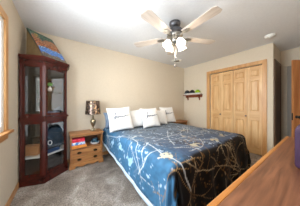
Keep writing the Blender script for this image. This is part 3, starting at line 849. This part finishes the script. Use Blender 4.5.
throw('large white script pillow nearest the table lamp', .93, 2.21, math.radians(-6), .47, .15, 22, True, 1, -.07)
throw('small plain white pillow between the lamp side and middle script pillows', 1.335, 2.33, math.radians(-10), .40, .12, 22, False, 2, -.10)
throw('white script pillow in the middle of the five white pillows', 1.60, 2.15, math.radians(-4), .44, .14, 22, True, 3, -.03)
throw('small plain white pillow between the middle and closet side script pillows', 2.02, 2.32, math.radians(-12), .37, .12, 22, False, 4, .06)
throw('white script pillow nearest the closet wall', 2.38, 2.40, math.radians(-6), .45, .14, 24, True, 5)

# ------------------------------------------------------------------ wall shelf with caps
sf = thing('wall_shelf', 'small reddish brown bracket shelf on the closet wall', 'shelf', (XR, 2.52, 1.405))
bm = BM(); box(bm, -.15, 0, -.325, .325, .03, .055, .004); obj('board', bm, M['redwood'], sf)
bm = BM(); box(bm, -.02, 0, -.31, .31, -.03, .03); 
obj('rail', bm, M['redwood'], sf)
for y in (-.22, .22):
    bm = BM(); pts = [(0, -.12), (0, .03), (-.13, .03), (-.125, .01), (-.07, -.02), (-.03, -.07), (-.02, -.12)]
    a = [bm.verts.new((x, y-.014, z)) for x, z in pts]; b = [bm.verts.new((x, y+.014, z)) for x, z in pts]
    bm.faces.new(a); bm.faces.new(b[::-1])
    for i in range(len(pts)): bm.faces.new((a[i], b[i], b[(i+1) % len(pts)], a[(i+1) % len(pts)]))
    bmesh.ops.recalc_face_normals(bm, faces=bm.faces); obj('bracket', bm, M['redwood'], sf)
for i, y in enumerate((-.20, 0, .20)):
    folded('folded_towel', 'white folded towel on the wall shelf under the %s' % ('green cap', 'black cap', 'charcoal cap')[i], 'towel', (XR-.075, 2.52+y, 1.461), .13, .185, .055, M['whitecloth'], 0, 2, 'white towels on the wall shelf')
def cap(label, y, mat, seed, k=1.0):
    t = thing('baseball_cap', label, 'cap', (XR-.085, y, 1.517), PI, 'caps on the wall shelf')
    bm = BM(); bmesh.ops.create_icosphere(bm, subdivisions=3, radius=.085*k)
    for v_ in bm.verts:
        v_.co.z = max(0, v_.co.z)*1.15; v_.co.x *= .88
    obj('crown', bm, mat, t, smooth=True)
    bm = BM(); pts = [(.06*k+.05*k*math.cos(a), .07*k*math.sin(a)) for a in [-PI/2+PI*i/12 for i in range(13)]]
    prism(bm, pts, .002, .008); obj('brim', bm, mat, t)
cap('lime green cap on the wall shelf nearest the closet', 2.52-.20, M['green'], 1, .98)
cap('black cap in the middle of the wall shelf', 2.52+.0, M['black'], 2, 1.08)
cap('charcoal grey cap on the wall shelf nearest the bed wall', 2.52+.20, M['darkcloth'], 3, 1.12)

# ------------------------------------------------------------------ dresser in front of the camera
dr = thing('dresser', 'long brown wooden dresser top in the right foreground', 'dresser', (1.06, -.02, 0))
dx0, dx1, dy0, dy1 = -.72, .74, -.25, .236
bm = BM(); box(bm, dx0, dx1, dy0, dy1-.022, .822, .85, .003); obj('top', bm, M['walnut'], dr)
bm = BM(); box(bm, dx0-.0, dx1+.0, dy1-.022, dy1, .820, .8505, .006); eo = obj('top_edge', bm, M['edge'], dr); eo['label'] = 'front edge strip with its highlight painted orange'
bm = BM(); box(bm, dx0+.03, dx1-.03, dy0+.01, dy1-.03, .08, .822); obj('carcass', bm, M['walnut'], dr)
bm = BM(); box(bm, dx0+.02, dx1-.02, dy0+.01, dy1-.022, 0, .08); obj('plinth', bm, M['walnut'], dr)
for c in range(2):
    for r in range(3):
        x0 = dx0+.05+c*.685; z0 = .11+r*.235
        bm = BM(); box(bm, x0, x0+.665, dy1-.03, dy1-.014, z0, z0+.22, .004); d = obj('drawer', bm, M['walnut'], dr)
        for q in (.16, .505):
            bm = BM(); mt = Matrix.Translation((x0+q, dy1-.014, z0+.11)) @ Matrix.Rotation(-PI/2, 4, 'X')
            lathe(bm, [(.006, 0), (.006, .012), (.015, .018), (.012, .026)], 12, mat=mt); obj('knob', bm, M['brass'], d, smooth=True)

# purple case standing on the dresser at the right edge
pc = thing('purple_case', 'dark purple rounded case with silver studs standing on dresser', 'case', (.985, .018, .851), math.radians(-35))
wd, hg, th, rd = .15, .222, .07, .045
pts = []
for cx, cz, a0 in ((wd-rd, rd*.4, -PI/2), (wd-rd, hg-rd, 0), (rd, hg-rd, PI/2), (rd*.4, rd*.4, PI)):
    r_ = rd if cz > .1 else rd*.4
    for i in range(7):
        a = a0+PI/2*i/6; pts.append((cx+r_*math.cos(a), cz+r_*math.sin(a)))
bm = BM()
a = [bm.verts.new((x-.075, -th/2, z)) for x, z in pts]; b = [bm.verts.new((x-.075, th/2, z)) for x, z in pts]
bm.faces.new(a); bm.faces.new(b[::-1])
for i in range(len(pts)): bm.faces.new((a[i], b[i], b[(i+1) % len(pts)], a[(i+1) % len(pts)]))
bmesh.ops.recalc_face_normals(bm, faces=bm.faces)
bmesh.ops.bevel(bm, geom=[e for e in bm.edges if abs(e.verts[0].co.y-e.verts[1].co.y) < 1e-5 and abs(abs(e.verts[0].co.y)-th/2) < 1e-5], offset=.008, segments=2, affect='EDGES')
obj('shell', bm, M['purple'], pc, auto=True)
for z in (.192, .165):
    bm = BM(); mt = Matrix.Translation((-.052, -th/2+.001, z)) @ Matrix.Rotation(PI/2, 4, 'X')
    lathe(bm, [(.0055, 0), (.0055, .002), (.003, .004)], 12, mat=mt); obj('stud', bm, M['stud'], pc)
